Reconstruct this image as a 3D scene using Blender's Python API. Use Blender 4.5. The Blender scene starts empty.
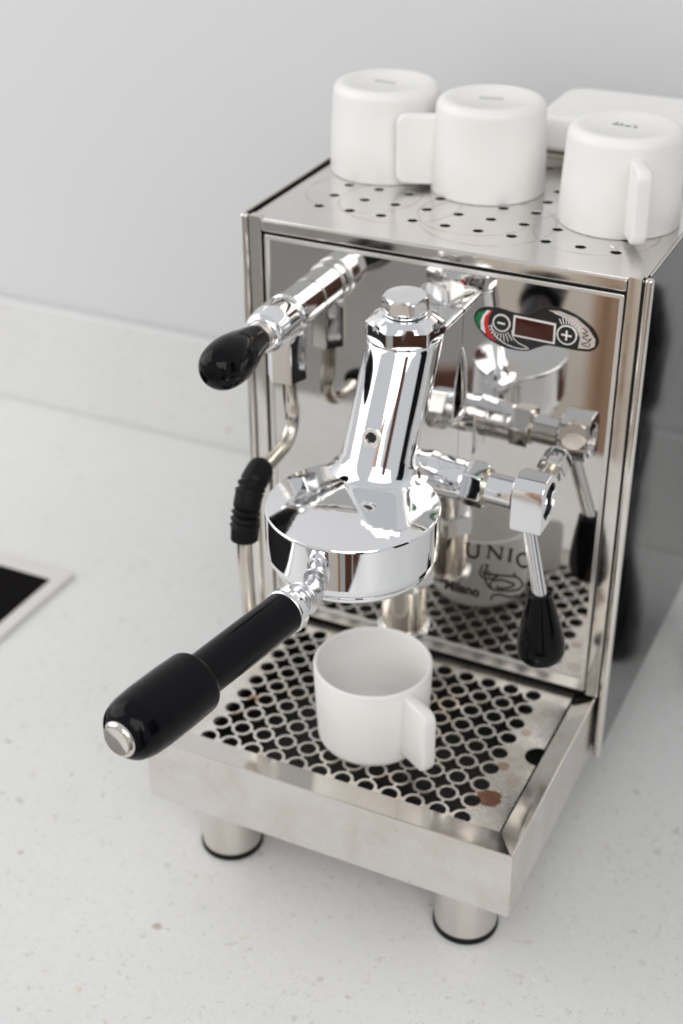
import bpy, bmesh, math, random
from mathutils import Vector, Matrix
R = math.radians
random.seed(7)
scene = bpy.context.scene
col = scene.collection

# ------------------------------------------------------------------ camera
cam_d = bpy.data.cameras.new('camera')
cam = bpy.data.objects.new('camera', cam_d); col.objects.link(cam)
cam_d.sensor_fit = 'VERTICAL'; cam_d.sensor_height = 36.0; cam_d.sensor_width = 24.0
cam_d.lens = 1440.85 * 36 / 1024
cam_d.clip_start = 0.02; cam_d.clip_end = 50
CAM = Vector((0.287, -0.5599, 0.6709)); YAW, PIT, ROLL = 0.4515, 0.5448, -0.0062
fw = Vector((-math.sin(YAW)*math.cos(PIT), math.cos(YAW)*math.cos(PIT), -math.sin(PIT)))
rt = Vector((math.cos(YAW), math.sin(YAW), 0)); up = rt.cross(fw)
r2 = rt*math.cos(ROLL) + up*math.sin(ROLL); u2 = -rt*math.sin(ROLL) + up*math.cos(ROLL)
m = Matrix((r2, u2, -fw)).transposed().to_4x4(); m.translation = CAM
cam.matrix_world = m
cam_d.dof.use_dof = True
cam_d.dof.focus_distance = 0.72
cam_d.dof.aperture_fstop = 5.6
cam_d.dof.aperture_blades = 9
scene.camera = cam

# ------------------------------------------------------------------ ambient light of the room
w = bpy.data.worlds.new('World'); scene.world = w; w.use_nodes = True
bg = w.node_tree.nodes['Background']
bg.inputs[0].default_value = (0.965, 0.982, 1.0, 1); bg.inputs[1].default_value = 0.60

def area(name, loc, target, sx, sy, power, colr):
    d = bpy.data.lights.new(name, 'AREA'); d.shape = 'RECTANGLE'; d.size = sx; d.size_y = sy
    d.energy = power; d.color = colr
    o = bpy.data.objects.new(name, d); col.objects.link(o)
    o.location = loc
    o.rotation_euler = (Vector(target) - Vector(loc)).to_track_quat('-Z', 'Y').to_euler()
    return o
area('window_light', (-1.55, -0.25, 1.05), (0, 0.1, 0.15), 2.0, 1.6, 16, (1.0, 0.985, 0.965))
area('front_fill_light', (1.15, -2.1, 1.95), (0.1, 0.1, 0.1), 2.8, 1.9, 45.0, (1.0, 0.98, 0.955))  # added fill lamp with no window behind it; lifts the right-hand counter

scene.view_settings.view_transform = 'Standard'
scene.view_settings.look = 'None'
scene.view_settings.exposure = 0.05
scene.view_settings.gamma = 1.0
scene.cycles.max_bounces = 16; scene.cycles.glossy_bounces = 12
scene.render.resolution_x = 683; scene.render.resolution_y = 1024

# ------------------------------------------------------------------ helpers
def link_mesh(name, me, mat=None, parent=None, smooth=None):
    if mat is not None:
        me.materials.clear(); me.materials.append(mat)
    if smooth is not None:
        me.shade_smooth(); me.set_sharp_from_angle(angle=R(smooth))
    o = bpy.data.objects.new(name, me); col.objects.link(o)
    if parent is not None: o.parent = parent
    if smooth is not None:
        wn = o.modifiers.new('weighted_normals', 'WEIGHTED_NORMAL'); wn.mode = 'FACE_AREA'; wn.weight = 50; wn.keep_sharp = True
    return o
def from_bm(name, bm, mat, parent=None, smooth=None):
    bmesh.ops.recalc_face_normals(bm, faces=bm.faces)
    me = bpy.data.meshes.new(name); bm.to_mesh(me); bm.free()
    return link_mesh(name, me, mat, parent, smooth)
def tag(o, label=None, cat=None, group=None, kind=None):
    if label: o['label'] = label
    if cat: o['category'] = cat
    if group: o['group'] = group
    if kind: o['kind'] = kind
    return o
def empty(name, loc, rz=0):
    o = bpy.data.objects.new(name, None); col.objects.link(o)
    o.location = loc; o.rotation_euler = (0, 0, rz); o.empty_display_size = 0.02
    return o
def box_bm(bm, x0, x1, y0, y1, z0, z1, bevel=0.0, seg=2):
    t = bmesh.new()
    vs = [t.verts.new(v) for v in ((x0,y0,z0),(x1,y0,z0),(x1,y1,z0),(x0,y1,z0),(x0,y0,z1),(x1,y0,z1),(x1,y1,z1),(x0,y1,z1))]
    for f in ((0,3,2,1),(4,5,6,7),(0,1,5,4),(1,2,6,5),(2,3,7,6),(3,0,4,7)): t.faces.new([vs[i] for i in f])
    if bevel > 0:
        bmesh.ops.bevel(t, geom=t.edges[:], offset=bevel, segments=seg, affect='EDGES', profile=0.5)
    me = bpy.data.meshes.new('tmp'); t.to_mesh(me); t.free(); bm.from_mesh(me); bpy.data.meshes.remove(me)
def box(name, x0, x1, y0, y1, z0, z1, mat, parent=None, bevel=0.0, seg=2):
    bm = bmesh.new(); box_bm(bm, x0, x1, y0, y1, z0, z1, bevel, seg)
    return from_bm(name, bm, mat, parent, 35 if bevel > 0 else None)
def frame_from(axis):
    a = Vector(axis).normalized()
    ref = Vector((0, 0, 1)) if abs(a.z) < 0.9 else Vector((0, -1, 0))
    u = ref.cross(a).normalized(); v = a.cross(u)
    return a, u, v
def lathe(name, prof, org, axis, mat, parent=None, seg=64, smooth=32, bm=None, facets=None, cap=True, twist=0.0):
    """prof = [(t, r)], t along axis. facets=n makes a polygonal (hex) section."""
    own = bm is None
    if own: bm = bmesh.new()
    a, u, v = frame_from(axis); org = Vector(org)
    n = facets or seg
    rings = []
    for t, r in prof:
        if r <= 1e-6:
            rings.append([bm.verts.new(org + a*t)])
        else:
            rings.append([bm.verts.new(org + a*t + (u*math.cos(2*math.pi*i/n+twist) + v*math.sin(2*math.pi*i/n+twist))*r) for i in range(n)])
    for A, B in zip(rings, rings[1:]):
        for i in range(n):
            j = (i+1) % n
            if len(A) == 1 and len(B) == 1: continue
            if len(A) == 1: bm.faces.new((A[0], B[i], B[j]))
            elif len(B) == 1: bm.faces.new((A[i], B[0], A[j]))
            else: bm.faces.new((A[i], B[i], B[j], A[j]))
    if cap:
        if len(rings[0]) > 1: bm.faces.new(rings[0])
        if len(rings[-1]) > 1: bm.faces.new(rings[-1][::-1])
    if own: return from_bm(name, bm, mat, parent, smooth)
def fillet(prof, r, n=5):
    """round the inner corners of a (t,r) profile"""
    out = [prof[0]]
    for p, q, s in zip(prof, prof[1:], prof[2:]):
        P, Q, S = Vector(p), Vector(q), Vector(s)
        d1, d2 = (P-Q), (S-Q)
        rr = min(r, d1.length*0.45, d2.length*0.45)
        if rr < 1e-6: out.append(q); continue
        A = Q + d1.normalized()*rr; B = Q + d2.normalized()*rr
        for i in range(n+1):
            t = i/n
            X = A*(1-t)**2 + Q*2*t*(1-t) + B*t*t
            out.append((X.x, max(X.y, 0)))
    out.append(prof[-1]); return out
def loft(name, rings, mat, parent=None, smooth=35, cap=True):
    bm = bmesh.new(); V = [[bm.verts.new(p) for p in r] for r in rings]; n = len(V[0])
    for A, B in zip(V, V[1:]):
        for i in range(n):
            j = (i+1) % n; bm.faces.new((A[i], A[j], B[j], B[i]))
    if cap: bm.faces.new(V[0][::-1]); bm.faces.new(V[-1])
    return from_bm(name, bm, mat, parent, smooth)
def catmull(pts, n=8, closed=False):
    P = [Vector(p) for p in pts]; out = []; N = len(P)
    rng = range(N) if closed else range(N-1)
    for i in rng:
        if closed: a, b, c, d = P[i-1], P[i], P[(i+1) % N], P[(i+2) % N]
        else: a, b, c, d = P[max(i-1, 0)], P[i], P[i+1], P[min(i+2, N-1)]
        for k in range(n):
            t = k/n
            out.append(0.5*((2*b) + (c-a)*t + (2*a-5*b+4*c-d)*t*t + (-a+3*b-3*c+d)*t**3))
    if not closed: out.append(P[-1])
    return out
def tube(name, pts, rad, mat, parent=None, seg=24, n=8, smooth=40, sm=True):
    """rad: number or function of fraction 0..1"""
    C = catmull(pts, n) if sm else [Vector(p) for p in pts]
    rf = rad if callable(rad) else (lambda t: rad)
    L = [0]
    for a, b in zip(C, C[1:]): L.append(L[-1] + (b-a).length)
    rings = []; prev = None
    for i, c in enumerate(C):
        T = (C[min(i+1, len(C)-1)] - C[max(i-1, 0)]).normalized()
        if prev is None: u = frame_from(T)[1]
        else: u = (prev - T*prev.dot(T)).normalized()
        prev = u; v = T.cross(u); r = rf(L[i]/L[-1])
        rings.append([c + (u*math.cos(2*math.pi*k/seg) + v*math.sin(2*math.pi*k/seg))*r for k in range(seg)])
    return loft(name, rings, mat, parent, smooth)
def plate2d(name, splines, thick, mat, parent=None, M=None, bevel=0.0, smooth=None):
    """flat sheet with holes: splines = closed outlines; holes are the inner ones"""
    cu = bpy.data.curves.new('tmp', 'CURVE'); cu.dimensions = '2D'; cu.fill_mode = 'BOTH'
    for s in splines:
        sp = cu.splines.new('POLY'); sp.points.add(len(s)-1); sp.use_cyclic_u = True
        for p, q in zip(sp.points, s): p.co = (q[0], q[1], 0, 1)
    cu.extrude = thick/2; cu.bevel_depth = bevel; cu.bevel_resolution = 1
    t = bpy.data.objects.new('tmp', cu)
    me = bpy.data.meshes.new_from_object(t)
    bpy.data.objects.remove(t); bpy.data.curves.remove(cu)
    me.name = name
    if M is not None: me.transform(M)
    return link_mesh(name, me, mat, parent, smooth)
def circ(cx, cy, r, n=24):
    return [(cx+r*math.cos(2*math.pi*i/n), cy+r*math.sin(2*math.pi*i/n)) for i in range(n)]
def rrect(x0, x1, y0, y1, r, n=6):
    out = []
    for cx, cy, a0 in ((x1-r, y1-r, 0), (x0+r, y1-r, 90), (x0+r, y0+r, 180), (x1-r, y0+r, 270)):
        for i in range(n+1):
            a = R(a0 + 90*i/n); out.append((cx+r*math.cos(a), cy+r*math.sin(a)))
    return out

# ------------------------------------------------------------------ materials
def mat(name, base, rough=0.5, metal=0.0, **kw):
    M = bpy.data.materials.new(name); M.use_nodes = True
    nt = M.node_tree; b = nt.nodes['Principled BSDF']
    b.inputs['Base Color'].default_value = (*base, 1); b.inputs['Roughness'].default_value = rough
    b.inputs['Metallic'].default_value = metal
    for k, v in kw.items(): b.inputs[k.replace('_', ' ')].default_value = v
    return M, nt, b
def N(nt, t, **kw):
    n = nt.nodes.new(t)
    for k, v in kw.items():
        if k.startswith('i_'): n.inputs[k[2:].replace('_', ' ')].default_value = v
        else: setattr(n, k, v)
    return n
def noise(nt, scale, detail=3, rough=0.5, stretch=None, coord='Object'):
    tc = N(nt, 'ShaderNodeTexCoord'); mp = N(nt, 'ShaderNodeMapping')
    if stretch: mp.inputs['Scale'].default_value = stretch
    nt.links.new(tc.outputs[coord], mp.inputs[0])
    n = N(nt, 'ShaderNodeTexNoise'); n.inputs['Scale'].default_value = scale
    n.inputs['Detail'].default_value = detail; n.inputs['Roughness'].default_value = rough
    nt.links.new(mp.outputs[0], n.inputs['Vector']); return n
def ramp(nt, src, stops):
    r = N(nt, 'ShaderNodeValToRGB'); e = r.color_ramp.elements
    while len(e) < len(stops): e.new(0.5)
    for el, (p, c) in zip(e, stops):
        el.position = p; el.color = c if len(c) == 4 else (*c, 1)
    nt.links.new(src, r.inputs[0]); return r
def g(v): return (v, v, v, 1)
def add_bump(nt, b, src, strength, dist):
    bu = N(nt, 'ShaderNodeBump'); bu.inputs['Strength'].default_value = strength; bu.inputs['Distance'].default_value = dist
    nt.links.new(src, bu.inputs['Height']); nt.links.new(bu.outputs[0], b.inputs['Normal']); return bu

def metal(name, base, r0, r1, scale=60, stretch=None, bump=0.0, tint=None):
    M, nt, b = mat(name, base, r0, 1.0)
    n = noise(nt, scale, 5, 0.6, stretch)
    rp = ramp(nt, n.outputs[0], [(0.35, g(r0)), (0.7, g(r1))]); nt.links.new(rp.outputs[0], b.inputs['Roughness'])
    if tint:
        n2 = noise(nt, 28, 5, 0.65)
        cr = ramp(nt, n2.outputs[0], [(0.42, (*base, 1)), (0.68, (*tint, 1))]); nt.links.new(cr.outputs[0], b.inputs['Base Color'])
    if bump: add_bump(nt, b, n.outputs[0], bump, 0.0004)
    return M
CHROME = metal('chrome', (0.86, 0.865, 0.88), 0.02, 0.075, 150)
STEEL = metal('polished_steel', (0.78, 0.75, 0.71), 0.07, 0.17, 40, None, 0.03, (0.70, 0.655, 0.59))
TRAYSTEEL = metal('tray_steel', (0.80, 0.775, 0.745), 0.14, 0.34, 35, None, 0.05, (0.72, 0.67, 0.62))
nt = TRAYSTEEL.node_tree; b = nt.nodes['Principled BSDF']
src = b.inputs['Base Color'].links[0].from_socket
tc = N(nt, 'ShaderNodeTexCoord'); v = N(nt, 'ShaderNodeTexVoronoi'); v.inputs['Scale'].default_value = 120; nt.links.new(tc.outputs['Object'], v.inputs['Vector'])
d1 = ramp(nt, v.outputs['Distance'], [(0.07, g(0.7)), (0.14, g(0))]); sp = N(nt, 'ShaderNodeSeparateColor'); nt.links.new(v.outputs['Color'], sp.inputs[0])
d2 = ramp(nt, sp.outputs[0], [(0.70, g(0)), (0.85, g(1))]); mu = N(nt, 'ShaderNodeMath', operation='MULTIPLY'); nt.links.new(d1.outputs[0], mu.inputs[0]); nt.links.new(d2.outputs[0], mu.inputs[1])
blot = noise(nt, 16, 4, 0.7); b2 = ramp(nt, blot.outputs[0], [(0.52, g(0)), (0.72, g(0.35))]); ad = N(nt, 'ShaderNodeMath', operation='MAXIMUM'); nt.links.new(mu.outputs[0], ad.inputs[0]); nt.links.new(b2.outputs[0], ad.inputs[1])
mx = N(nt, 'ShaderNodeMix', data_type='RGBA'); nt.links.new(ad.outputs[0], mx.inputs['Factor']); nt.links.new(src, mx.inputs['A']); mx.inputs['B'].default_value = (0.52, 0.43, 0.36, 1); nt.links.new(mx.outputs['Result'], b.inputs['Base Color'])
MIRROR = metal('mirror_steel', (0.68, 0.665, 0.645), 0.02, 0.05, 30, None, 0.0, (0.65, 0.625, 0.59))
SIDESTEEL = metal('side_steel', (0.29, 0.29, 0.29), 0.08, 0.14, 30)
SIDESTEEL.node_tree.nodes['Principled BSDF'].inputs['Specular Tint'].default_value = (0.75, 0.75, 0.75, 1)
BRUSHED = metal('brushed_steel', (0.70, 0.66, 0.62), 0.18, 0.30, 60, (1, 1, 0.05), 0.03)
SATIN = metal('satin_chrome', (0.70, 0.70, 0.71), 0.16, 0.26, 150)
BORDER = metal('bright_border', (0.88, 0.86, 0.83), 0.3, 0.4, 50)
PIPE = metal('steam_pipe_steel', (0.68, 0.64, 0.585), 0.07, 0.2, 70, None, 0.02, (0.55, 0.49, 0.42))
BLACK, _, _b = mat('black_glossy_plastic', (0.003, 0.003, 0.004), 0.05, 0.0, Specular_IOR_Level=0.16)
HANDLEBLACK, nt, _b = mat('black_handle_plastic', (0.003, 0.003, 0.0045), 0.12, 0.0, Specular_IOR_Level=0.14)
n = noise(nt, 120, 4); rp = ramp(nt, n.outputs[0], [(0.3, g(0.08)), (0.75, g(0.18))]); nt.links.new(rp.outputs[0], _b.inputs['Roughness'])
RUBBER, nt, _b = mat('black_rubber', (0.006, 0.006, 0.007), 0.45, 0.0, Specular_IOR_Level=0.16)
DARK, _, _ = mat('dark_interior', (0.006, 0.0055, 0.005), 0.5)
SEAM, _, _ = mat('black_seam', (0.01, 0.01, 0.01), 0.6)
BRASS = metal('worn_brass', (0.52, 0.47, 0.37), 0.2, 0.35)
LENS, _, _ = mat('red_display_lens', (0.05, 0.011, 0.007), 0.08)
PRINTBLACK, _, _ = mat('print_black', (0.012, 0.012, 0.012), 0.25)
PRINTDARK, _, _ = mat('print_dark_ink', (0.022, 0.014, 0.011), 0.5)
PRINTWHITE, _, _ = mat('print_white', (0.78, 0.76, 0.74), 0.3)
PRINTSILVER, _, _ = mat('print_silver', (0.62, 0.55, 0.51), 0.32, 0.3)
GREEN, _, _ = mat('print_green', (0.01, 0.16, 0.055), 0.3)
REDP, _, _ = mat('print_red', (0.55, 0.018, 0.015), 0.3)
GREYMARK, _, _ = mat('stamp_grey', (0.36, 0.365, 0.37), 0.6)

# glazed / bisque white ceramic
CERAMIC, nt, b = mat('white_ceramic', (0.80, 0.79, 0.775), 0.42)
b.inputs['Subsurface Weight'].default_value = 0.06; b.inputs['Subsurface Radius'].default_value = (0.01, 0.008, 0.006)
n = noise(nt, 900, 2); add_bump(nt, b, n.outputs[0], 0.04, 0.0002)
n2 = noise(nt, 14, 3); cr = ramp(nt, n2.outputs[0], [(0.35, (0.82, 0.81, 0.795, 1)), (0.7, (0.775, 0.765, 0.745, 1))]); nt.links.new(cr.outputs[0], b.inputs['Base Color'])

# perforated grill: stained steel with coffee and rust marks
GRILL, nt, b = mat('grill_steel', (0.66, 0.60, 0.53), 0.2, 1.0)
n = noise(nt, 55, 6, 0.65)
cr = ramp(nt, n.outputs[0], [(0.42, (0.86, 0.835, 0.80, 1)), (0.60, (0.78, 0.74, 0.68, 1)), (0.76, (0.60, 0.52, 0.43, 1))])
rr_ = ramp(nt, n.outputs[0], [(0.35, g(0.14)), (0.7, g(0.42))]); nt.links.new(rr_.outputs[0], b.inputs['Roughness'])
geo = N(nt, 'ShaderNodeTexCoord')
wob = noise(nt, 260, 3); 
cur = cr.outputs[0]
metal_cur = None
stains = [(0.0890, 0.0420, 0.0072, (0.26, 0.10, 0.045, 1), 0.9), (0.0870, 0.0715, 0.0038, (0.45, 0.24, 0.13, 1), 0.65), (0.0890, 0.1065, 0.0034, (0.50, 0.30, 0.15, 1), 0.5),
          (-0.0785, 0.0640, 0.0040, (0.42, 0.18, 0.07, 1), 0.7), (-0.0800, 0.0445, 0.0036, (0.45, 0.24, 0.12, 1), 0.5), (0.0280, 0.0300, 0.0060, (0.40, 0.22, 0.10, 1), 0.5),
          (0.0970, 0.0620, 0.0060, (0.66, 0.60, 0.52, 1), 0.6), (0.0950, 0.1300, 0.0050, (0.60, 0.50, 0.40, 1), 0.4)]
stain_masks = []
for sx, sy, sr, sc, amt in stains:
    d = N(nt, 'ShaderNodeVectorMath', operation='DISTANCE'); d.inputs[1].default_value = (sx, sy, 0)
    sep = N(nt, 'ShaderNodeVectorMath', operation='MULTIPLY'); sep.inputs[1].default_value = (1, 1, 0)
    nt.links.new(geo.outputs['Object'], sep.inputs[0]); nt.links.new(sep.outputs[0], d.inputs[0])
    ad = N(nt, 'ShaderNodeMath', operation='MULTIPLY_ADD'); ad.inputs[1].default_value = sr*0.7; nt.links.new(wob.outputs[0], ad.inputs[0]); nt.links.new(d.outputs['Value'], ad.inputs[2])
    mr = N(nt, 'ShaderNodeMapRange'); mr.inputs['From Min'].default_value = sr*1.28; mr.inputs['From Max'].default_value = sr*1.42
    mr.inputs['To Min'].default_value = amt; mr.inputs['To Max'].default_value = 0
    nt.links.new(ad.outputs[0], mr.inputs['Value'])
    mx = N(nt, 'ShaderNodeMix', data_type='RGBA'); nt.links.new(mr.outputs[0], mx.inputs['Factor']); nt.links.new(cur, mx.inputs['A']); mx.inputs['B'].default_value = sc
    cur = mx.outputs['Result']
nt.links.new(cur, b.inputs['Base Color'])

# top plate: polished with faint rings left by cups
TOPPLATE, nt, b = mat('top_plate_steel', (0.78, 0.765, 0.745), 0.12, 1.0)
n = noise(nt, 22, 5, 0.6)
geo = N(nt, 'ShaderNodeTexCoord'); acc = None
for sx, sy, sr in [(-0.048, 0.215, 0.037), (0.002, 0.214, 0.035), (0.012, 0.206, 0.040), (-0.075, 0.222, 0.036), (0.075, 0.215, 0.036)]:
    d = N(nt, 'ShaderNodeVectorMath', operation='DISTANCE'); d.inputs[1].default_value = (sx, sy, 0)
    fl = N(nt, 'ShaderNodeVectorMath', operation='MULTIPLY'); fl.inputs[1].default_value = (1, 1, 0)
    nt.links.new(geo.outputs['Object'], fl.inputs[0]); nt.links.new(fl.outputs[0], d.inputs[0])
    s = N(nt, 'ShaderNodeMath', operation='SUBTRACT'); s.inputs[1].default_value = sr; nt.links.new(d.outputs['Value'], s.inputs[0])
    a_ = N(nt, 'ShaderNodeMath', operation='ABSOLUTE'); nt.links.new(s.outputs[0], a_.inputs[0])
    mr = N(nt, 'ShaderNodeMapRange'); mr.inputs['From Min'].default_value = 0.0003; mr.inputs['From Max'].default_value = 0.0011; mr.inputs['To Min'].default_value = 1; mr.inputs['To Max'].default_value = 0
    nt.links.new(a_.outputs[0], mr.inputs['Value'])
    if acc is None: acc = mr.outputs[0]
    else:
        q = N(nt, 'ShaderNodeMath', operation='MAXIMUM'); nt.links.new(acc, q.inputs[0]); nt.links.new(mr.outputs[0], q.inputs[1]); acc = q.outputs[0]
pt = noise(nt, 45, 3); pm = ramp(nt, pt.outputs[0], [(0.36, g(0)), (0.56, g(0.8))])
mk = N(nt, 'ShaderNodeMath', operation='MULTIPLY'); nt.links.new(acc, mk.inputs[0]); nt.links.new(pm.outputs[0], mk.inputs[1])
cr = ramp(nt, n.outputs[0], [(0.4, (0.80, 0.79, 0.775, 1)), (0.7, (0.755, 0.73, 0.705, 1))])
mx = N(nt, 'ShaderNodeMix', data_type='RGBA'); nt.links.new(mk.outputs[0], mx.inputs['Factor']); nt.links.new(cr.outputs[0], mx.inputs['A']); mx.inputs['B'].default_value = (0.52, 0.48, 0.44, 1)
nt.links.new(mx.outputs['Result'], b.inputs['Base Color'])
rr_ = ramp(nt, n.outputs[0], [(0.35, g(0.10)), (0.7, g(0.22))]); nt.links.new(rr_.outputs[0], b.inputs['Roughness'])

# engineered stone counter: pale with small flecks
COUNTER, nt, b = mat('pale_stone', (0.70, 0.70, 0.695), 0.33)
base = noise(nt, 6, 4); cr = ramp(nt, base.outputs[0], [(0.35, (0.73, 0.733, 0.73, 1)), (0.7, (0.70, 0.70, 0.695, 1))])
cur = cr.outputs[0]
tc = N(nt, 'ShaderNodeTexCoord')
for sc_, thr, colr, amt, lo in [(150, 0.15, (0.44, 0.43, 0.42, 1), 0.6, 0.30), (260, 0.20, (0.50, 0.50, 0.50, 1), 0.5, 0.25), (75, 0.11, (0.62, 0.50, 0.36, 1), 0.6, 0.66), (230, 0.15, (0.90, 0.90, 0.89, 1), 0.7, 0.45), (60, 0.10, (0.42, 0.40, 0.38, 1), 0.55, 0.5), (420, 0.26, (0.52, 0.52, 0.52, 1), 0.4, 0.2), (27, 0.055, (0.30, 0.23, 0.16, 1), 0.6, 0.72)]:
    v = N(nt, 'ShaderNodeTexVoronoi'); v.inputs['Scale'].default_value = sc_; v.inputs['Randomness'].default_value = 1
    wz = noise(nt, sc_*2.2, 2)
    mixv = N(nt, 'ShaderNodeMix', data_type='VECTOR'); mixv.inputs['Factor'].default_value = 0.012
    nt.links.new(tc.outputs['Object'], mixv.inputs['A']); nt.links.new(wz.outputs['Color'], mixv.inputs['B'])
    nt.links.new(mixv.outputs['Result'], v.inputs['Vector'])
    r1 = ramp(nt, v.outputs['Distance'], [(thr*0.75, g(amt)), (thr*1.6, g(0))])
    # only some cells carry a fleck
    sp = N(nt, 'ShaderNodeSeparateColor'); nt.links.new(v.outputs['Color'], sp.inputs[0])
    r2_ = ramp(nt, sp.outputs[0], [(lo, g(0)), (lo+0.15, g(1))])
    mu = N(nt, 'ShaderNodeMath', operation='MULTIPLY'); nt.links.new(r1.outputs[0], mu.inputs[0]); nt.links.new(r2_.outputs[0], mu.inputs[1])
    mx = N(nt, 'ShaderNodeMix', data_type='RGBA'); nt.links.new(mu.outputs[0], mx.inputs['Factor']); nt.links.new(cur, mx.inputs['A']); mx.inputs['B'].default_value = colr
    cur = mx.outputs['Result']
nt.links.new(cur, b.inputs['Base Color'])
WALL, nt, b = mat('painted_wall', (0.665, 0.67, 0.68), 0.6)
n = noise(nt, 220, 3); add_bump(nt, b, n.outputs[0], 0.05, 0.0005)
FLOOR, nt, b = mat('grey_brown_floor', (0.36, 0.34, 0.32), 0.4)
n = noise(nt, 5, 5, 0.6, (1, 12, 1)); cr = ramp(nt, n.outputs[0], [(0.3, (0.40, 0.39, 0.38, 1)), (0.7, (0.32, 0.31, 0.30, 1))]); nt.links.new(cr.outputs[0], b.inputs['Base Color'])
WOOD, nt, b = mat('brown_wood', (0.13, 0.045, 0.02), 0.35)
n = noise(nt, 7, 6, 0.6, (8, 8, 0.6)); cr = ramp(nt, n.outputs[0], [(0.3, (0.17, 0.062, 0.028, 1)), (0.7, (0.085, 0.030, 0.014, 1))]); nt.links.new(cr.outputs[0], b.inputs['Base Color'])
LINEN, nt, b = mat('cream_linen', (0.88, 0.80, 0.72), 0.85)
n = noise(nt, 300, 3); add_bump(nt, b, n.outputs[0], 0.1, 0.001)
CHARCOAL, _, _ = mat('charcoal_cloth', (0.018, 0.018, 0.02), 0.9)
BEECH, _, _ = mat('peach_beech_wood', (0.56, 0.36, 0.24), 0.5)
HOBGLASS, nt, b = mat('black_glass', (0.004, 0.003, 0.003), 0.5, 0.0, Specular_IOR_Level=0.03)

# ------------------------------------------------------------------ setting
tag(box('counter', -2.2, 2.2, -0.325, 0.4975, -0.04, 0.0, COUNTER, bevel=0.003), kind='structure')
tag(box('counter_upstand', -2.2, 2.2, 0.498, 0.510, -0.038, 0.1075, COUNTER, bevel=0.0015), kind='structure')
tag(box('wall', -2.6, 2.6, 0.5125, 0.62, -0.9, 2.4, WALL), kind='structure')
tag(box('floor', -3.5, 3.5, -4.2, 0.50, -0.93, -0.9, FLOOR), kind='structure')
# black hob let into the counter, only its near right corner in view
hob = box('built_in_hob', -0.90, -0.3655, -0.24, 0.2315, 0.0006, 0.0024, HOBGLASS)
tag(hob, 'black built-in hob with thin steel frame, corner at left edge of photo', 'hob')
plate2d('steel_frame', [rrect(-0.911, -0.3535, -0.252, 0.2475, 0.002), rrect(-0.9005, -0.3650, -0.2405, 0.2320, 0.001)], 0.003,
        BORDER, hob, Matrix.Translation((0, 0, 0.0018)), 0.0004)

# ------------------------------------------------------------------ espresso machine
Z0, Z1, Z2, D1, DM, DB = 0.0521, 0.0986, 0.3804, 0.1534, 0.1565, 0.425
HW, HT = 0.125, 0.1184
EM = empty('espresso_machine', (0, 0.2, 0))
tag(EM, 'polished steel espresso machine with mirror front panel and perforated drip tray', 'espresso machine')
EM.location = (0, 0, 0)
# drip tray box
bm = bmesh.new()
def quad(bm, *p): bm.faces.new([bm.verts.new(q) for q in p])
t = 0.0013; yi, xi, zi = 0.0155, 0.1052, 0.0962; yf, zf = 0.0180, 0.0964
# outer walls
box_bm(bm, -HT, HT, 0, t, Z0, Z1, 0.0005)
box_bm(bm, -HT, -HT+t, t, D1-0.0005, Z0, Z1, 0.0004)
box_bm(bm, HT-t, HT, t, D1-0.0005, Z0, Z1, 0.0004)
box_bm(bm, -HT+t, HT-t, t, D1+0.1, Z0+0.001, Z0+0.002)
tray = from_bm('drip_tray', bm, TRAYSTEEL, EM, 30)
# inner sloping lip, mitred at the corners
bm = bmesh.new()
zo = Z1-0.0009
quad(bm, (-HT+t, t, zo), (HT-t, t, zo), (xi, yf, zf), (-xi, yf, zf))
quad(bm, (HT-t, t, zo), (HT-t, D1, zo), (xi, D1, zi-0.002), (xi, yf, zf))
quad(bm, (-HT+t, t, zo), (-xi, yf, zf), (-xi, D1, zi-0.002), (-HT+t, D1, zo))
bmesh.ops.remove_doubles(bm, verts=bm.verts, dist=1e-5)
bmesh.ops.solidify(bm, geom=bm.faces[:], thickness=0.0008)
from_bm('inner_lip', bm, STEEL, tray)
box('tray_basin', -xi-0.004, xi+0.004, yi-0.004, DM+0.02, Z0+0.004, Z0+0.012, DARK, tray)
# perforated grill
gx = [-0.0862 + 0.01518*i for i in range(12)]; gy = [0.0208 + 0.01530*i for i in range(9)]
gy0 = 0.0172
ri, ro = 0.0049, 0.0067
sp = [[(-0.1040, gy0), (0.1040, gy0), (0.1040, 0.0795), ] ]
# finger notch on the right edge
ncx, ncy, nr = 0.1030, 0.0885, 0.0082
sp = [[(-0.1040, gy0), (0.1040, gy0)] + [(min(ncx + nr*math.cos(a), 0.1040), ncy + nr*math.sin(a)) for a in [R(-83 - 194*i/14) for i in range(15)]] + [(0.1040, 0.1556), (-0.1040, 0.1556)]]
for i, x in enumerate(gx):
    for j, y in enumerate(gy):
        c = circ(x, y, ri, 24)
        if j == 0: c = [(a, max(b_, gy0+0.0004)) for a, b_ in c]
        sp.append(c)
# four-pointed gaps between the rings
px_, py_ = 0.01518, 0.01530
for i in range(11):
    for j in range(-1, 8):
        cx, cy = gx[i]+px_/2, (gy[0]-py_/2 if j < 0 else gy[j]+py_/2)
        star = []
        for q in range(4):
            sx, sy = [(1, 1), (-1, 1), (-1, -1), (1, -1)][q]
            ox, oy = cx + sx*px_/2, cy + sy*py_/2
            # arc of the ring at that corner, facing the centre
            a_mid = math.atan2(-sy, -sx)
            for k in range(7):
                a = a_mid + R(-37 + 74*k/6)*(-1)
                star.append((ox + ro*math.cos(a), oy + ro*math.sin(a)))
        if j < 0:
            star = [(a, max(b_, gy0+0.0004)) for a, b_ in star]
            if max(b_ for a, b_ in star) < gy0+0.001: continue
            continue
        sp.append(star)
grill = plate2d('perforated_grill', sp, 0.0014, GRILL, EM, Matrix.Translation((0, 0, 0.0950)))
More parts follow.
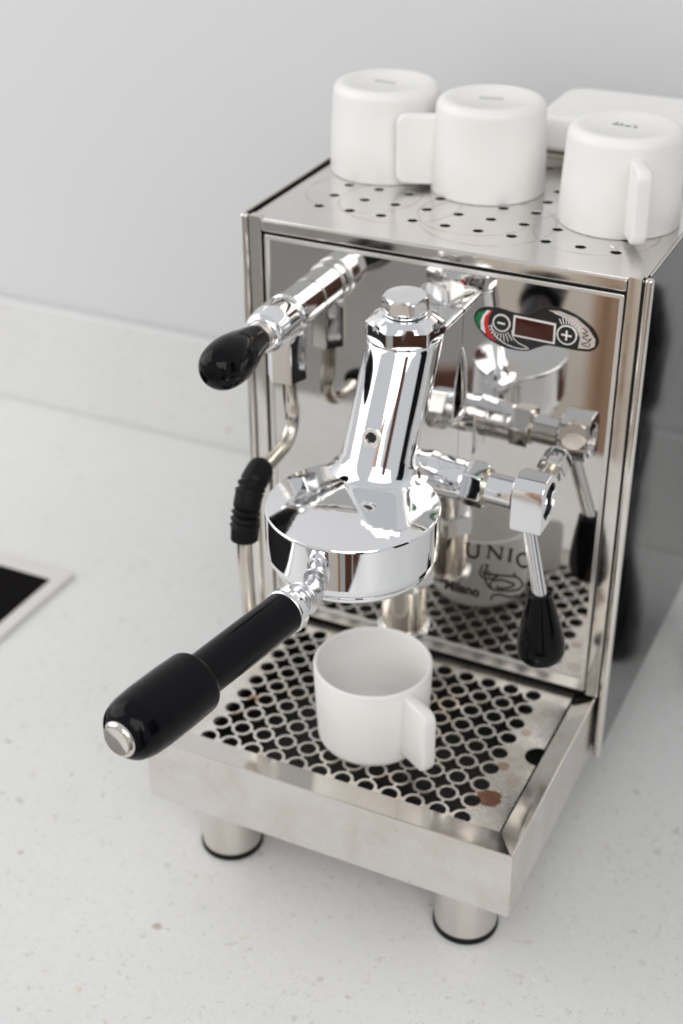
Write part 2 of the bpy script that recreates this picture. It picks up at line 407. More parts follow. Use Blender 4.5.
# feet
def foot(x, y):
    f = lathe('foot', fillet([(0.004, 0.0), (0.004, 0.0192), (0.051, 0.0192), (0.051, 0)], 0.0008), (x, y, 0), (0, 0, 1), BRUSHED, EM)
    lathe('rubber_pad', fillet([(0.0003, 0), (0.0003, 0.0200), (0.0042, 0.0200), (0.0042, 0)], 0.0008), (x, y, 0), (0, 0, 1), RUBBER, f)
for x in (-0.0814, 0.0814): foot(x, 0.034)
for x in (-0.0814, 0.0814): foot(x, 0.385)
# body behind the panel
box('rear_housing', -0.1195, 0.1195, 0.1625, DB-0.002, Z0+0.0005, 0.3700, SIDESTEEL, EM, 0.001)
# side panels with folded front edge
for s in (-1, 1):
    bm = bmesh.new()
    xa, xb = sorted((s*0.1215, s*0.1232)); box_bm(bm, xa, xb, D1+0.004, DB, Z0, Z2, 0.0004)
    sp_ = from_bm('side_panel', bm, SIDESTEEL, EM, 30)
    xa, xb = sorted((s*0.1200, s*0.1250)); box('rounded_edge', xa, xb, D1, D1+0.0046, Z0-0.0005, Z2, STEEL, sp_, 0.0019, 4)
    xa, xb = sorted((s*0.1112, s*0.1190)); box('front_flange', xa, xb, D1+0.0004, D1+0.006, Z1+0.0005, Z2-0.0002, STEEL, sp_, 0.0006)
    xa, xb = sorted((s*0.1190, s*0.1200)); box('black_seam', xa, xb, D1+0.0030, D1+0.005, Z0+0.002, Z2-0.0010, SEAM, sp_)
    xa, xb = sorted((s*0.1215, s*0.1228)); box('top_rail', xa, xb, D1+0.005, DB, Z2+0.0002, Z2+0.0012, STEEL, sp_, 0.0003)
# front mirror panel and thin bright border
MX, MZ0, MZ1 = 0.1088, 0.1012, 0.3680
fp = box('front_panel', -MX, MX, DM, DM+0.003, MZ0, MZ1, MIRROR, EM)
plate2d('panel_border', [rrect(-MX-0.0006, MX+0.0006, MZ0-0.0006, MZ1+0.0006, 0.0008, 3), rrect(-MX+0.0012, MX-0.0012, MZ0+0.0072, MZ1-0.0013, 0.0006, 3)], 0.0010,
        BORDER, fp, Matrix.Translation((0, DM-0.0004, 0)) @ Matrix.Rotation(R(90), 4, 'X'), 0.00045)
box('shadow_gap', -0.1112, 0.1112, DM+0.0012, DM+0.006, 0.0970, 0.3715, SEAM, fp)
# cup-warming top plate with drilled holes
tp_x = 0.1196
holes = []
hx = [-0.0900 + 0.02045*i for i in range(10)]
for i, x in enumerate(hx):
    for j in range(9):
        y = 0.1895 + 0.0212*j
        if j > 6 or (i in (9,) and j > 9): continue
        holes.append(circ(x, y, 0.0034, 20))
top = plate2d('top_plate', [rrect(-tp_x, tp_x, D1+0.0022, DB, 0.001, 2)] + holes, 0.0012, TOPPLATE, EM, Matrix.Translation((0, 0, 0.3780)), 0.0002)
box('front_lip', -0.1108, 0.1108, D1-0.0002, D1+0.0022, 0.3716, 0.3786, STEEL, top, 0.0010, 3)
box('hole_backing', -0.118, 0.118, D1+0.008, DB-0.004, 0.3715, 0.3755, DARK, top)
lathe('screw_cap', fillet([(0, 0), (0, 0.0058), (0.0007, 0.0052), (0.0007, 0)], 0.0003), (0.0925, 0.2010, 0.3786), (0, 0, 1), TOPPLATE, top, 32)
box('rear_lip', -0.1190, 0.1190, 0.3360, DB, 0.3788, 0.3815, STEEL, top, 0.0008)
box('rear_step', -0.1190, 0.1190, 0.3400, DB, 0.3816, 0.3870, STEEL, top, 0.0015)

# --- group head
gh_c = (0, 0.046)
prof = [(0.2385, 0.0), (0.2385, 0.0455), (0.2405, 0.0472), (0.2440, 0.0478), (0.2685, 0.0480), (0.2695, 0.0474)] + [(0.2696 + 0.0042*(1-(q_/12)**2), 0.0470*q_/12) for q_ in range(12, -1, -1)]
bell = lathe('group_head', fillet(prof, 0.0005, 3), (0, 0.046, 0), (0, 0, 1), CHROME, EM, 96, 30)
def ring(cx, cy, z, rx, ry, n=64, tilt=0.0):
    return [Vector((cx + rx*math.cos(2*math.pi*i/n), cy + ry*math.sin(2*math.pi*i/n), z + tilt*ry*math.sin(2*math.pi*i/n))) for i in range(n)]
def ncy_(z): return 0.0835 + (z-0.272)*(0.1140-0.0835)/(0.3415-0.272)
def ncx_(z): return -0.0025*(0.3415-z)/(0.3415-0.272)
neck_r = []
for z, r in [(0.2700, 0.0292), (0.2718, 0.0262), (0.2738, 0.0244), (0.2755, 0.0229), (0.2790, 0.0221), (0.2830, 0.0217), (0.30, 0.0215), (0.325, 0.0214), (0.3385, 0.0212), (0.3405, 0.0209), (0.3415, 0.0200)]:
    neck_r.append(ring(ncx_(z), ncy_(z), z, r, r))
neck = loft('group_neck', neck_r, CHROME, bell, 30)
lathe('neck_ring', fillet([(0, 0), (0, 0.0214), (0.0024, 0.0214), (0.0024, 0)], 0.0009, 4), (0, 0.1140, 0.3408), (0, -0.03, 1), CHROME, bell)
def hexcap(name, c, R0, R1, h, ch, par, tw=0.0, ax=(0, -0.03, 1), mt=None):
    """hex nut with the corners turned off (chamfered) at the top"""
    bm = bmesh.new(); n = 72; a, u, v = frame_from(ax); c = Vector(c)
    def hexr(th, Rc):
        k = (th - tw) % (math.pi/3) - math.pi/6
        return Rc*math.cos(math.pi/6)/math.cos(k)
    rings = []
    for t, lim, sc in [(0, R0, 1), (h-ch, R0, 1), (h-ch*0.5, (R0+R1)/2, 1), (h, R1, 1)]:
        rr = []
        for i in range(n):
            th = 2*math.pi*i/n; r = min(hexr(th, R0), lim)
            rr.append(bm.verts.new(c + a*t + (u*math.cos(th)+v*math.sin(th))*r))
        rings.append(rr)
    for A, B in zip(rings, rings[1:]):
        for i in range(n):
            j = (i+1) % n; bm.faces.new((A[i], A[j], B[j], B[i]))
    bm.faces.new(rings[0][::-1]); bm.faces.new(rings[-1])
    return from_bm(name, bm, mt or CHROME, par, 22)
capc = Vector((0, 0.1140, 0.3430))
hexcap('large_hex_nut', capc, 0.0222, 0.0148, 0.0122, 0.0046, bell, R(26))
lathe('cap_step', fillet([(0, 0), (0, 0.0122), (0.0028, 0.0122), (0.0028, 0)], 0.0006), capc + Vector((0, -0.0003, 0.0126)), (0, -0.03, 1), CHROME, bell)
hexcap('small_hex_nut', capc + Vector((0, -0.0004, 0.0150)), 0.0132, 0.0114, 0.0080, 0.0018, bell, R(14))
# socket screw on the front of the neck
zs = 0.2970
nrm = Vector((0, -1, 0.33)).normalized()
sc0 = Vector((0, ncy_(zs), zs)) 
sdir = Vector((0.02, -1, 0)).normalized()
spos = Vector((ncx_(zs)+sdir.x*0.0215, ncy_(zs)+sdir.y*0.0215, zs)) - nrm*0.001
scr = lathe('socket_screw', fillet([(0, 0.0), (0, 0.0054), (0.0026, 0.0054), (0.0026, 0.0033), (0.0010, 0.0030), (0.0010, 0)], 0.0004), spos, (sdir + Vector((0, 0, 0.3))), BORDER, bell, 32)
lathe('hex_socket', [(0.0009, 0.0), (0.0009, 0.0030), (0.0016, 0.0030), (0.0016, 0.0)], spos + nrm*(-0.0002), (sdir + Vector((0, 0, 0.3))), DARK, scr, facets=6)
# arm joining neck to panel: arched plate with a window
def arm_section(x, inset):
    i = inset
    return [(x, 0.1120, 0.3440-i), (x, 0.1562, 0.3436-i), (x, 0.1562, 0.3185+i), (x, 0.1500, 0.3060+i), (x, 0.1464, 0.2920), (x, 0.1450, 0.2760-i), (x, 0.1562, 0.2735-i),
            (x, 0.1562, 0.2330+i), (x, 0.1050, 0.2330+i), (x, 0.0900, 0.2600), (x, 0.0930, 0.2800)]
rings = []
for x, i in [(-0.0178, 0.0030), (-0.0170, 0.0012), (-0.0152, 0.0), (0.0152, 0.0), (0.0170, 0.0012), (0.0178, 0.0030)]:
    pts = arm_section(x, i); rings.append([Vector(p) for p in pts])
loft('mounting_arm', rings, CHROME, bell, 35)
for s_ in (-1, 1):   # rolled rim round the window of the arm
    X_ = s_*0.0166
    tube('arm_rim', [(X_, 0.1558, 0.3190), (X_, 0.1510, 0.3090), (X_, 0.1472, 0.2960), (X_, 0.1458, 0.2840), (X_, 0.1470, 0.2765), (X_, 0.1558, 0.2740)], 0.0017, CHROME, bell, 16)
    tube('arm_rim', [(X_, 0.1300, 0.3425), (X_, 0.1555, 0.3422)], 0.0017, CHROME, bell, 16, sm=False)
# lower chamber and drain nut
lathe('lower_chamber', fillet([(0.0, 0), (0.0, 0.0205), (-0.0260, 0.0205), (-0.0290, 0.0150), (-0.0740, 0.0148), (-0.0740, 0)], 0.0015), (0, 0.1210, 0.262), (0, 0, 1), CHROME, bell)
dn = hexcap('drain_nut', (0, 0.1210, 0.1750), 0.0178, 0.0172, 0.013, 0.001, bell, R(10), (0, 0, 1))
lathe('drain_pipe', fillet([(0, 0), (0, 0.0142), (0.034, 0.0142), (0.034, 0)], 0.001), (0, 0.1210, 0.1430), (0, 0, 1), PIPE, bell)
lathe('drain_collar', fillet([(0, 0), (0, 0.0165), (0.0040, 0.0165), (0.0040, 0)], 0.001), (0, 0.1210, 0.1395), (0, 0, 1), CHROME, bell)

# --- portafilter
pf = lathe('portafilter', fillet([(0.2335, 0.0), (0.2335, 0.0420), (0.2350, 0.0446), (0.2384, 0.0448), (0.2384, 0.0)], 0.0012), (0, 0.046, 0), (0, 0, 1), CHROME, EM, 96, 30)
A0 = Vector((-0.0008, 0.0025, 0.2412)); A1 = Vector((-0.0252, -0.1500, 0.2445)); ax = (A1-A0).normalized()
lathe('portafilter_neck', fillet([(0, 0.0060), (0, 0.0068), (0.0080, 0.0064), (0.0105, 0.0062), (0.0112, 0.0096), (0.0126, 0.0096), (0.0136, 0.0068), (0.0180, 0.0072), (0.022, 0.0090)], 0.0008, 4), A0, ax, SATIN, pf, 48, 32)
lathe('handle_collar', fillet([(0.0205, 0), (0.0205, 0.0098), (0.0228, 0.0120), (0.0275, 0.0124), (0.0290, 0.0118), (0.0290, 0)], 0.0008), A0, ax, CHROME, pf, 48, 30)
hd = lathe('handle_shaft', fillet([(0.0280, 0), (0.0280, 0.0114), (0.050, 0.0116), (0.1000, 0.0113), (0.1000, 0)], 0.0008), A0, ax, HANDLEBLACK, pf, 48, 30)
gr = [(0.0985, 0), (0.0985, 0.0128), (0.0993, 0.0152), (0.1015, 0.0164), (0.1150, 0.0168), (0.1330, 0.0167), (0.1430, 0.0160), (0.1490, 0.0142), (0.1522, 0.0112), (0.1532, 0.0085), (0.1532, 0)]
lathe('handle_grip', fillet(gr, 0.0022, 5), A0, ax, HANDLEBLACK, pf, 64, 40)
lathe('end_cap', fillet([(0.1525, 0), (0.1525, 0.0094), (0.1542, 0.0092), (0.1555, 0.0078), (0.1550, 0.0040), (0.1545, 0)], 0.0006), A0, ax, STEEL, pf, 48, 40)

# --- brew lever on the right of the group
LY, LZ = 0.1165, 0.2580
O = Vector((0, LY, LZ)); X1 = (1, 0, -0.035)
bl = lathe('brew_lever', fillet([(0.010, 0), (0.010, 0.0150), (0.0190, 0.0132), (0.024, 0.0124), (0.038, 0.0120), (0.0400, 0.0112), (0.040, 0)], 0.0022, 6), O, X1, CHROME, EM, 48)
hexcap('hex_nut', O + Vector(X1).normalized()*0.0395, 0.0138, 0.0124, 0.0120, 0.0012, bl, R(12), X1)
lathe('brass_washer', [(0.0512, 0), (0.0512, 0.0108), (0.0524, 0.0108), (0.0524, 0)], O, X1, BRASS, bl, 40)
lathe('lever_spindle', [(0.050, 0.0090), (0.072, 0.0090)], O, X1, CHROME, bl, 40)
# hub: arched block hollow on its right end
def hub_outline(r, dz, n=20):
    pts = []
    for i in range(n+1):
        a = math.pi*i/n; pts.append((math.cos(a)*r, math.sin(a)*r))
    return pts + [(-r, -dz), (r, -dz)]
Hc = O + Vector(X1).normalized()*0.0695 + Vector((0, 0, 0.0005))
hub_s = [[(-0.0128, -0.0152), (-0.0132, -0.0136)] + [(-0.0062 - 0.0070*math.cos(R(90*i/8)), 0.0070 + 0.0078*math.sin(R(90*i/8))) for i in range(9)] + [(0.0148*math.sin(R(a_)), 0.0148*math.cos(R(a_))) for a_ in range(0, 131, 9)] + [(0.0020, -0.0152)], circ(0.0006, -0.0003, 0.0112, 32)]
Mh = Matrix.Translation(Hc + Vector((0.0104, 0, 0))) @ Matrix.Rotation(R(90), 4, 'Z') @ Matrix.Rotation(R(90), 4, 'X') 
hub = plate2d('lever_hub', hub_s, 0.0168, CHROME, bl, Mh, 0.0007, 28)
lathe('hub_inside', [(0.0, 0.0), (0.0, 0.0118), (0.0080, 0.0118), (0.0080, 0.0)], Hc, (1, 0, 0), DARK, hub, 32)
lathe('cam_pin', fillet([(0.007, 0), (0.007, 0.0056), (0.0170, 0.0056), (0.0170, 0)], 0.001), Hc + Vector((0, -0.001, -0.0035)), (1, 0, 0), CHROME, hub, 32)
bolt = hexcap('lever_bolt', (0.0836, LY+0.0150, LZ+0.0080), 0.0088, 0.0078, 0.0130, 0.0012, bl, 0.2, (0.1, 1, 0.36))
lathe('bolt_shank', [(-0.006, 0.0050), (0.001, 0.0050)], (0.0836, LY+0.0150, LZ+0.0080), (0.1, 1, 0.36), BRASS, bolt, 24)
ht, hb = Vector((0.0900, 0.1085, 0.1975)), Vector((0.0945, 0.1065, 0.1535))
tube('lever_rod', [Vector((0.0770, 0.1150, 0.2440)), ht], 0.0042, CHROME, bl, sm=False)
L_ = (hb-ht).length
lathe('lever_knob', [(-0.0010, 0), (-0.0010, 0.0058)] + [(v.x, max(v.y*1.12, 0)) for v in catmull([(-0.0005, 0.0063, 0), (0.004, 0.0073, 0), (L_*0.28, 0.0092, 0), (L_*0.5, 0.0112, 0), (L_*0.70, 0.0126, 0), (L_*0.84, 0.0127, 0), (L_*0.95, 0.0108, 0), (L_*1.02, 0.0065, 0), (L_*1.045, 0.0, 0)], 6)], ht, hb-ht, BLACK, bl, 48, 50)

# --- steam valve on the left
SX, SZ = -0.0815, 0.3330
sv = lathe('steam_valve', fillet([(0.0, 0), (0.0, 0.0120), (0.0240, 0.0120), (0.0245, 0.0132), (0.0290, 0.0132), (0.0300, 0.0122), (0.0330, 0.0120), (0.0335, 0.0)], 0.0008), (SX, DM-0.0003, SZ), (0, -1, 0), CHROME, EM, 48)
lathe('valve_nut', fillet([(0.0325, 0), (0.0325, 0.0128), (0.0350, 0.0136), (0.0470, 0.0134), (0.0570, 0.0122), (0.0600, 0.0098), (0.0600, 0)], 0.0015), (SX, DM, SZ), (0, -1, 0), CHROME, sv, 48)
lathe('knob_ring', fillet([(0.0590, 0), (0.0590, 0.0086), (0.0640, 0.0084), (0.0640, 0)], 0.0006), (SX, DM, SZ), (0, -1, 0), BRUSHED, sv, 40)
kd = Vector((0.0, -1, -0.01))
kp = [(0.0, 0), (0.0, 0.0078), (0.0030, 0.0092), (0.0130, 0.0112), (0.0260, 0.0140), (0.0370, 0.0150), (0.0480, 0.0135), (0.0550, 0.0092), (0.0575, 0.0040), (0.0578, 0)]
lathe('valve_knob', kp[:2] + [(v.x*0.94, max(v.y*0.94, 0)) for v in catmull([(a_, b_, 0) for a_, b_ in kp[2:]], 6)], (SX, DM-0.0625, SZ), kd, BLACK, sv, 56, 75)
# joint and steam pipe
jt = Vector((SX-0.001, 0.1290, 0.3265))
lathe('pipe_dome', fillet([(-0.004, 0), (-0.004, 0.0085), (0.004, 0.0096), (0.006, 0.0)], 0.002), jt, (0, 0, -1), CHROME, sv, 40)
hexcap('pipe_nut', jt + Vector((0, 0, -0.0335)), 0.0122, 0.0108, 0.0300, 0.0040, sv, 0.15, (0, 0, 1), CHROME)
wand_pts = [(SX, 0.1290, 0.2920), (SX, 0.1300, 0.2780), (SX, 0.1322, 0.2660), (SX, 0.1290, 0.2560), (SX, 0.1200, 0.2500), (SX, 0.1040, 0.2478), (SX, 0.0880, 0.2480), (SX, 0.0770, 0.2420),
            (SX, 0.0705, 0.2290), (SX, 0.0675, 0.2100), (SX, 0.0680, 0.1800), (SX, 0.0700, 0.1560)]
wand = tube('steam_wand', wand_pts, 0.0046, PIPE, EM, 24, 8)
lathe('wand_tip', fillet([(0, 0), (0, 0.0052), (0.010, 0.0052), (0.014, 0.0030), (0.014, 0)], 0.001), (SX, 0.0700, 0.1570), (0, 0.03, -1), PIPE, wand, 32)
def rub(t):
    r = 0.0083
    if t < 0.03 or t > 0.985: r = 0.0074
    for c in (0.27, 0.34, 0.60, 0.68, 0.76):
        r -= 0.0013*math.exp(-((t-c)/0.018)**2)
        r += 0.0007*math.exp(-((t-c-0.036)/0.018)**2)
    return r
tube('rubber_grip', [(SX, 0.0920, 0.2484), (SX, 0.0880, 0.2480), (SX, 0.0770, 0.2420), (SX, 0.0705, 0.2290), (SX, 0.0682, 0.2190), (SX, 0.0674, 0.2125)], rub, RUBBER, wand, 32, 16, 60)

# --- control badge on the mirror panel (panel millimetres: x, z)
def badge(name, pts, layer, mt, par, smooth=True, holes_=()):
    P = [(p[0]/1000, p[1]/1000) for p in pts]
    if smooth: P = [(v.x, v.y) for v in catmull([(a, b_, 0) for a, b_ in P], 6, True)]
    th = 0.0004
    return plate2d(name, [P] + list(holes_), th, mt, par, Matrix.Translation((0, DM - 0.0004 - layer*0.00025, 0)) @ Matrix.Rotation(R(90), 4, 'X'))
def ribbon(bm, pts, wd, layer, closed=False, y=None):
    """flat inked stroke in the panel plane"""
    P = [Vector((p[0]/1000, 0, p[1]/1000)) for p in pts]
    y = DM - 0.0006 - layer*0.00025 if y is None else y
    n = len(P); L, Rr = [], []
    for i in range(n):
        a = P[(i-1) % n] if closed else P[max(i-1, 0)]; b_ = P[(i+1) % n] if closed else P[min(i+1, n-1)]
        T = (b_-a).normalized(); S = Vector((-T.z, 0, T.x))*wd/2000
        L.append(bm.verts.new((P[i].x+S.x, y, P[i].z+S.z))); Rr.append(bm.verts.new((P[i].x-S.x, y, P[i].z-S.z)))
    rng = range(n) if closed else range(n-1)
    for i in rng:
        j = (i+1) % n; bm.faces.new((L[i], Rr[i], Rr[j], L[j]))
def smooth2(pts, n=6, closed=False): return [(v.x, v.y) for v in catmull([(a, b_, 0) for a, b_ in pts], n, closed)]
OUT = [(24.55, 340.23), (26.19, 344.84), (31.01, 347.57), (39.4, 348.23), (48.53, 347.05), (56.1, 347.72), (60.68, 351.09), (66.6, 354.26), (74.7, 354.61), (84.29, 352.18), (92.73, 347.19), (97.27, 341.05), (97.44, 336.15), (94.0, 332.65), (87.34, 331.63), (77.83, 331.63), (72.35, 331.57), (68.26, 331.21), (62.9, 328.72), (57.53, 325.79), (50.57, 324.87), (42.07, 325.4), (33.36, 328.83), (26.65, 334.84)]
GR = [(25.42, 339.96), (26.94, 343.97), (32.21, 346.07), (29.84, 342.64), (28.6, 338.81), (29.13, 333.85), (26.59, 336.27)]
WH = [(32.21, 346.07), (34.18, 346.15), (31.01, 341.85), (30.64, 337.75), (32.09, 331.5), (29.13, 333.85), (28.6, 338.81), (29.84, 342.64)]
RD = [(34.18, 346.15), (35.56, 346.68), (33.27, 341.83), (33.25, 336.79), (35.65, 331.45), (38.8, 328.13), (34.03, 329.69), (32.09, 331.5), (30.64, 337.75), (31.01, 341.85)]
SIL = [(68.08, 352.57), (74.8, 353.23), (84.41, 350.81), (91.51, 345.85), (96.02, 340.11), (95.87, 335.85), (92.56, 333.79), (86.54, 333.18), (87.39, 339.16), (84.88, 345.03), (79.13, 349.56), (73.59, 351.34)]
cb = badge('control_badge', OUT, 0, PRINTBLACK, EM)
badge('green_stripe', GR, 1, GREEN, cb, False); badge('white_stripe', WH, 1, PRINTWHITE, cb, False); badge('red_stripe', RD, 1, REDP, cb, False)
badge('silver_field', SIL, 1, PRINTSILVER, cb, False)
disp = badge('display_frame', [(48.2, 346.1), (73.0, 345.4), (73.1, 333.0), (47.9, 333.4)], 1, PRINTWHITE, cb, False)
badge('display_window', [(49.4, 344.9), (71.9, 344.2), (72.0, 334.1), (49.2, 334.5)], 2, LENS, disp, False)
for nm, (cx, cz), rr0, bars in (('minus_button', (41.26, 340.01), 5.3, [[(39.0, 340.2), (43.6, 339.9)]]), ('plus_button', (79.7, 339.9), 5.9, [[(76.7, 340.0), (82.7, 339.8)], [(79.7, 342.9), (79.7, 336.9)]])):
    bt = badge(nm, [(cx+rr0*math.cos(2*math.pi*i/40), cz+rr0*math.sin(2*math.pi*i/40)) for i in range(40)], 2, PRINTWHITE, cb, False)
    badge('button_face', [(cx+(rr0-0.9)*math.cos(2*math.pi*i/40), cz+(rr0-0.9)*math.sin(2*math.pi*i/40)) for i in range(40)], 3, PRINTBLACK, bt, False)
    bm = bmesh.new()
    for k, bb in enumerate(bars): ribbon(bm, bb, 1.1, 4 + k*0.4)
    from_bm('button_symbol', bm, PRINTWHITE, bt)
bm = bmesh.new()
H1 = [(71.49, 352.0), (77.7, 350.0), (83.0, 346.0), (86.0, 341.0)]
ribbon(bm, smooth2(H1), 0.5, 3)
for k in range(9):   # hatch between display and plus button
    a = R(118 - 11*k); c0 = (79.7, 339.9)
    ribbon(bm, [(c0[0]+6.6*math.cos(a), c0[1]+6.6*math.sin(a)), (c0[0]+(10.6+0.4*math.sin(k))*math.cos(a), c0[1]+(10.2)*math.sin(a))], 0.55, 2.6)
for k in range(9):   # hatch below the minus button
    a = R(205 + 13*k); c0 = (41.26, 340.01)
    ribbon(bm, [(c0[0]+6.2*math.cos(a), c0[1]+6.2*math.sin(a)), (c0[0]+(8.6+0.32*k)*math.cos(a), c0[1]+(8.6+0.42*k)*math.sin(a))], 0.5, 2.6)
ribbon(bm, smooth2([(35.6, 338.5), (36.2, 334.5), (39.5, 330.5), (45.5, 327.6), (52.5, 326.6), (58.5, 327.6)]), 0.55, 3)
ribbon(bm, smooth2([(47.8, 337.0), (48.6, 333.0), (52.0, 330.0), (57.6, 328.2)]), 0.5, 3)
from_bm('white_linework', bm, PRINTWHITE, cb)
bm = bmesh.new()
SQ = [(88.2, 345.6), (91.3, 344.2), (88.9, 342.6), (91.9, 341.9), (88.8, 340.4), (92.1, 339.2), (93.9, 340.6), (91.7, 337.6), (88.5, 336.4), (92.3, 335.2), (93.3, 337.4)]
ribbon(bm, smooth2(SQ), 0.42, 2.6)
from_bm('script_signature', bm, PRINTBLACK, cb)

# --- printed name and emblem on the panel
YP = DM - 0.0003
bm = bmesh.new()
def st(pts, wd=1.15, sm=False, closed=False):
    wd *= 1.3
    ribbon(bm, smooth2(pts, 6, closed) if sm else pts, wd, 0, closed, YP - 0.000004*len(bm.faces)**0.5*0.1)
st([(27.0, 188.2), (26.9, 182.0), (28.2, 179.4), (31.0, 178.7), (33.6, 180.4), (34.1, 183.5), (34.1, 188.8)], 1.5, True)
st([(25.3, 188.0), (28.9, 188.4)], .7); st([(32.4, 188.6), (35.9, 189.0)], .7)
st([(40.95, 181.2), (41.45, 190.2)], 0.9); st([(41.2, 190.3), (48.9, 182.3)], 1.5); st([(48.9, 181.8), (49.5, 191.0)], 0.9)
st([(39.6, 181.0), (42.3, 181.3)], .6); st([(47.9, 190.9), (50.9, 191.2)], .6); st([(39.7, 190.2), (41.5, 190.3)], .6)
st([(55.4, 191.6), (54.7, 182.4)], 1.5); st([(54.0, 191.7), (56.9, 191.4)], .6); st([(53.3, 182.6), (56.2, 182.2)], .6)
st([(66.6, 188.2), (65.3, 190.3), (62.9, 190.4), (60.4, 188.2), (59.8, 184.9), (61.1, 181.9), (63.9, 180.8), (66.4, 182.2)], 1.3, True)
st([(70.6, 179.0), (72.9, 187.5)], 0.8); st([(72.9, 187.5), (77.6, 177.6)], 1.4); st([(71.3, 182.0), (75.6, 181.3)], .6)
from_bm('model_lettering', bm, PRINTDARK, fp)
bm = bmesh.new()
st([(37.75, 175.12), (36.0, 170.01), (37.0, 166.32), (40.2, 165.91), (43.48, 166.18), (47.98, 169.45), (43.3, 169.7), (39.85, 173.08), (41.25, 175.44), (39.28, 175.6)], 0.9, True)
st([(38.75, 166.82), (40.33, 163.29), (43.23, 159.46), (48.55, 159.0), (57.75, 161.41), (62.78, 164.46), (64.27, 168.19), (61.77, 171.41), (58.83, 172.28), (49.09, 170.43), (44.46, 169.77)], 0.9, True)
st([(47.58, 166.03), (49.84, 167.34), (53.93, 167.19), (59.17, 166.72)], 0.9, True); st([(59.21, 166.07), (55.33, 162.96), (49.61, 160.91), (47.24, 161.55)], 0.9, True)
st([(44.29, 150.36), (45.28, 154.02), (49.88, 156.04), (56.9, 156.1), (61.39, 158.75)], 0.9, True)
st([(57.7, 171.96), (58.66, 175.11), (59.65, 172.12)], 0.8); st([(43.81, 159.62), (43.1, 162.08), (44.7, 165.2), (47.58, 166.03)], 0.9, True)
st([(38.0, 171.5), (40.5, 169.0), (43.0, 168.0)], 0.9, True); st([(40.0, 167.6), (38.0, 169.5)], 1.2)
from_bm('serpent_emblem', bm, PRINTDARK, fp)
tx = bpy.data.curves.new('tmp', 'FONT'); tx.body = 'Milano'; tx.size = 0.0098; tx.extrude = 0.00005; tx.offset = 0.00035
to = bpy.data.objects.new('tmp', tx); me = bpy.data.meshes.new_from_object(to); bpy.data.objects.remove(to)
wd = max(v.co.x for v in me.vertices)
me.transform(Matrix.Translation((0.0125, YP-0.0001, 0.1503)) @ Matrix.Rotation(R(90), 4, 'X') @ Matrix.Scale(0.0238/wd, 4, (1, 0, 0)))
link_mesh('city_lettering', me, PRINTDARK, fp)

# ------------------------------------------------------------------ coffee cups
def cup_mesh(H=0.0560, RR=0.0356, RB=0.0305, rc=0.0062):
    """mouth up, origin at the base centre"""
    bm = bmesh.new()
    out = [(0, 0.0)]
    outer = [(0.0, 0.0), (0.0006, RB-0.002)]
    prof = [(0.0005, 0.0), (0.0005, RB-0.0075), (0.0, RB-0.0065), (0.0, RB-0.0022)]
    # rounded foot
    for i in range(9):
        a = R(90*i/8); prof.append((rc - rc*math.cos(a), RB-0.0022 + (RR-0.0022-RB+0.0022)*math.sin(a)))
    prof += [(H*0.5, RR-0.0010), (H-0.0012, RR)]
    prof += [(H-0.0003, RR-0.0006), (H, RR-0.0014), (H-0.0003, RR-0.0022), (H-0.0014, RR-0.0029)]
    prof += [(H*0.5, RR-0.0040), (0.013, RR-0.0054), (0.0075, RR-0.0090), (0.0050, RR-0.0150), (0.0045, 0.0)]
    lathe('', prof, (0, 0, 0), (0, 0, 1), None, bm=bm, seg=80, cap=False)
    bmesh.ops.recalc_face_normals(bm, faces=bm.faces)
    me = bpy.data.meshes.new('coffee_cup'); bm.to_mesh(me); bm.free()
    me.materials.append(CERAMIC); me.shade_smooth(); me.set_sharp_from_angle(angle=R(50)); return me
def handle_mesh(RR=0.0356):
    """flat slab handle along +x"""
    x0, x1, z0, z1, th = RR-0.0035, RR+0.0215, 0.0090, 0.0520, 0.0082
    pts = [(x0, z0+0.006)]
    base = [(x0, z0+0.0010), (x1, z0), (x1, z1), (x0, z1+0.001)]
    P = [base[0]]
    for p, q, s in zip(base, base[1:], base[2:]):
        p, q, s = Vector(p), Vector(q), Vector(s); a = q + (p-q).normalized()*0.0075; b_ = q + (s-q).normalized()*0.0075
        for i in range(9):
            t_ = i/8; X = a*(1-t_)**2 + q*2*t_*(1-t_) + b_*t_*t_; P.append((X.x, X.y))
    P.append(base[-1])
    cx = sum(p[0] for p in P)/len(P); cz = sum(p[1] for p in P)/len(P)
    rings = []
    for y, ins in ((-th/2, 0.0016), (-th/2+0.0004, 0.0006), (-th/2+0.0016, 0), (th/2-0.0016, 0), (th/2-0.0004, 0.0006), (th/2, 0.0016)):
        rings.append([Vector((px if px <= x0+1e-6 else cx+(px-cx)*(1-ins/0.011), y, cz+(pz-cz)*(1-ins/0.019))) for px, pz in P])
    bm = bmesh.new(); V = [[bm.verts.new(p) for p in r] for r in rings]; n = len(V[0])
    for A, B in zip(V, V[1:]):
        for i in range(n): j = (i+1) % n; bm.faces.new((A[i], A[j], B[j], B[i]))
    bm.faces.new(V[0][::-1]); bm.faces.new(V[-1])
    bmesh.ops.recalc_face_normals(bm, faces=bm.faces)
    me = bpy.data.meshes.new('handle'); bm.to_mesh(me); bm.free()
    me.materials.append(CERAMIC); me.shade_smooth(); me.set_sharp_from_angle(angle=R(50)); return me
CM, HM = cup_mesh(), handle_mesh()
cup0 = bpy.data.objects.new('coffee_cup', CM); col.objects.link(cup0)
h0 = bpy.data.objects.new('handle', HM); col.objects.link(h0); h0.parent = cup0
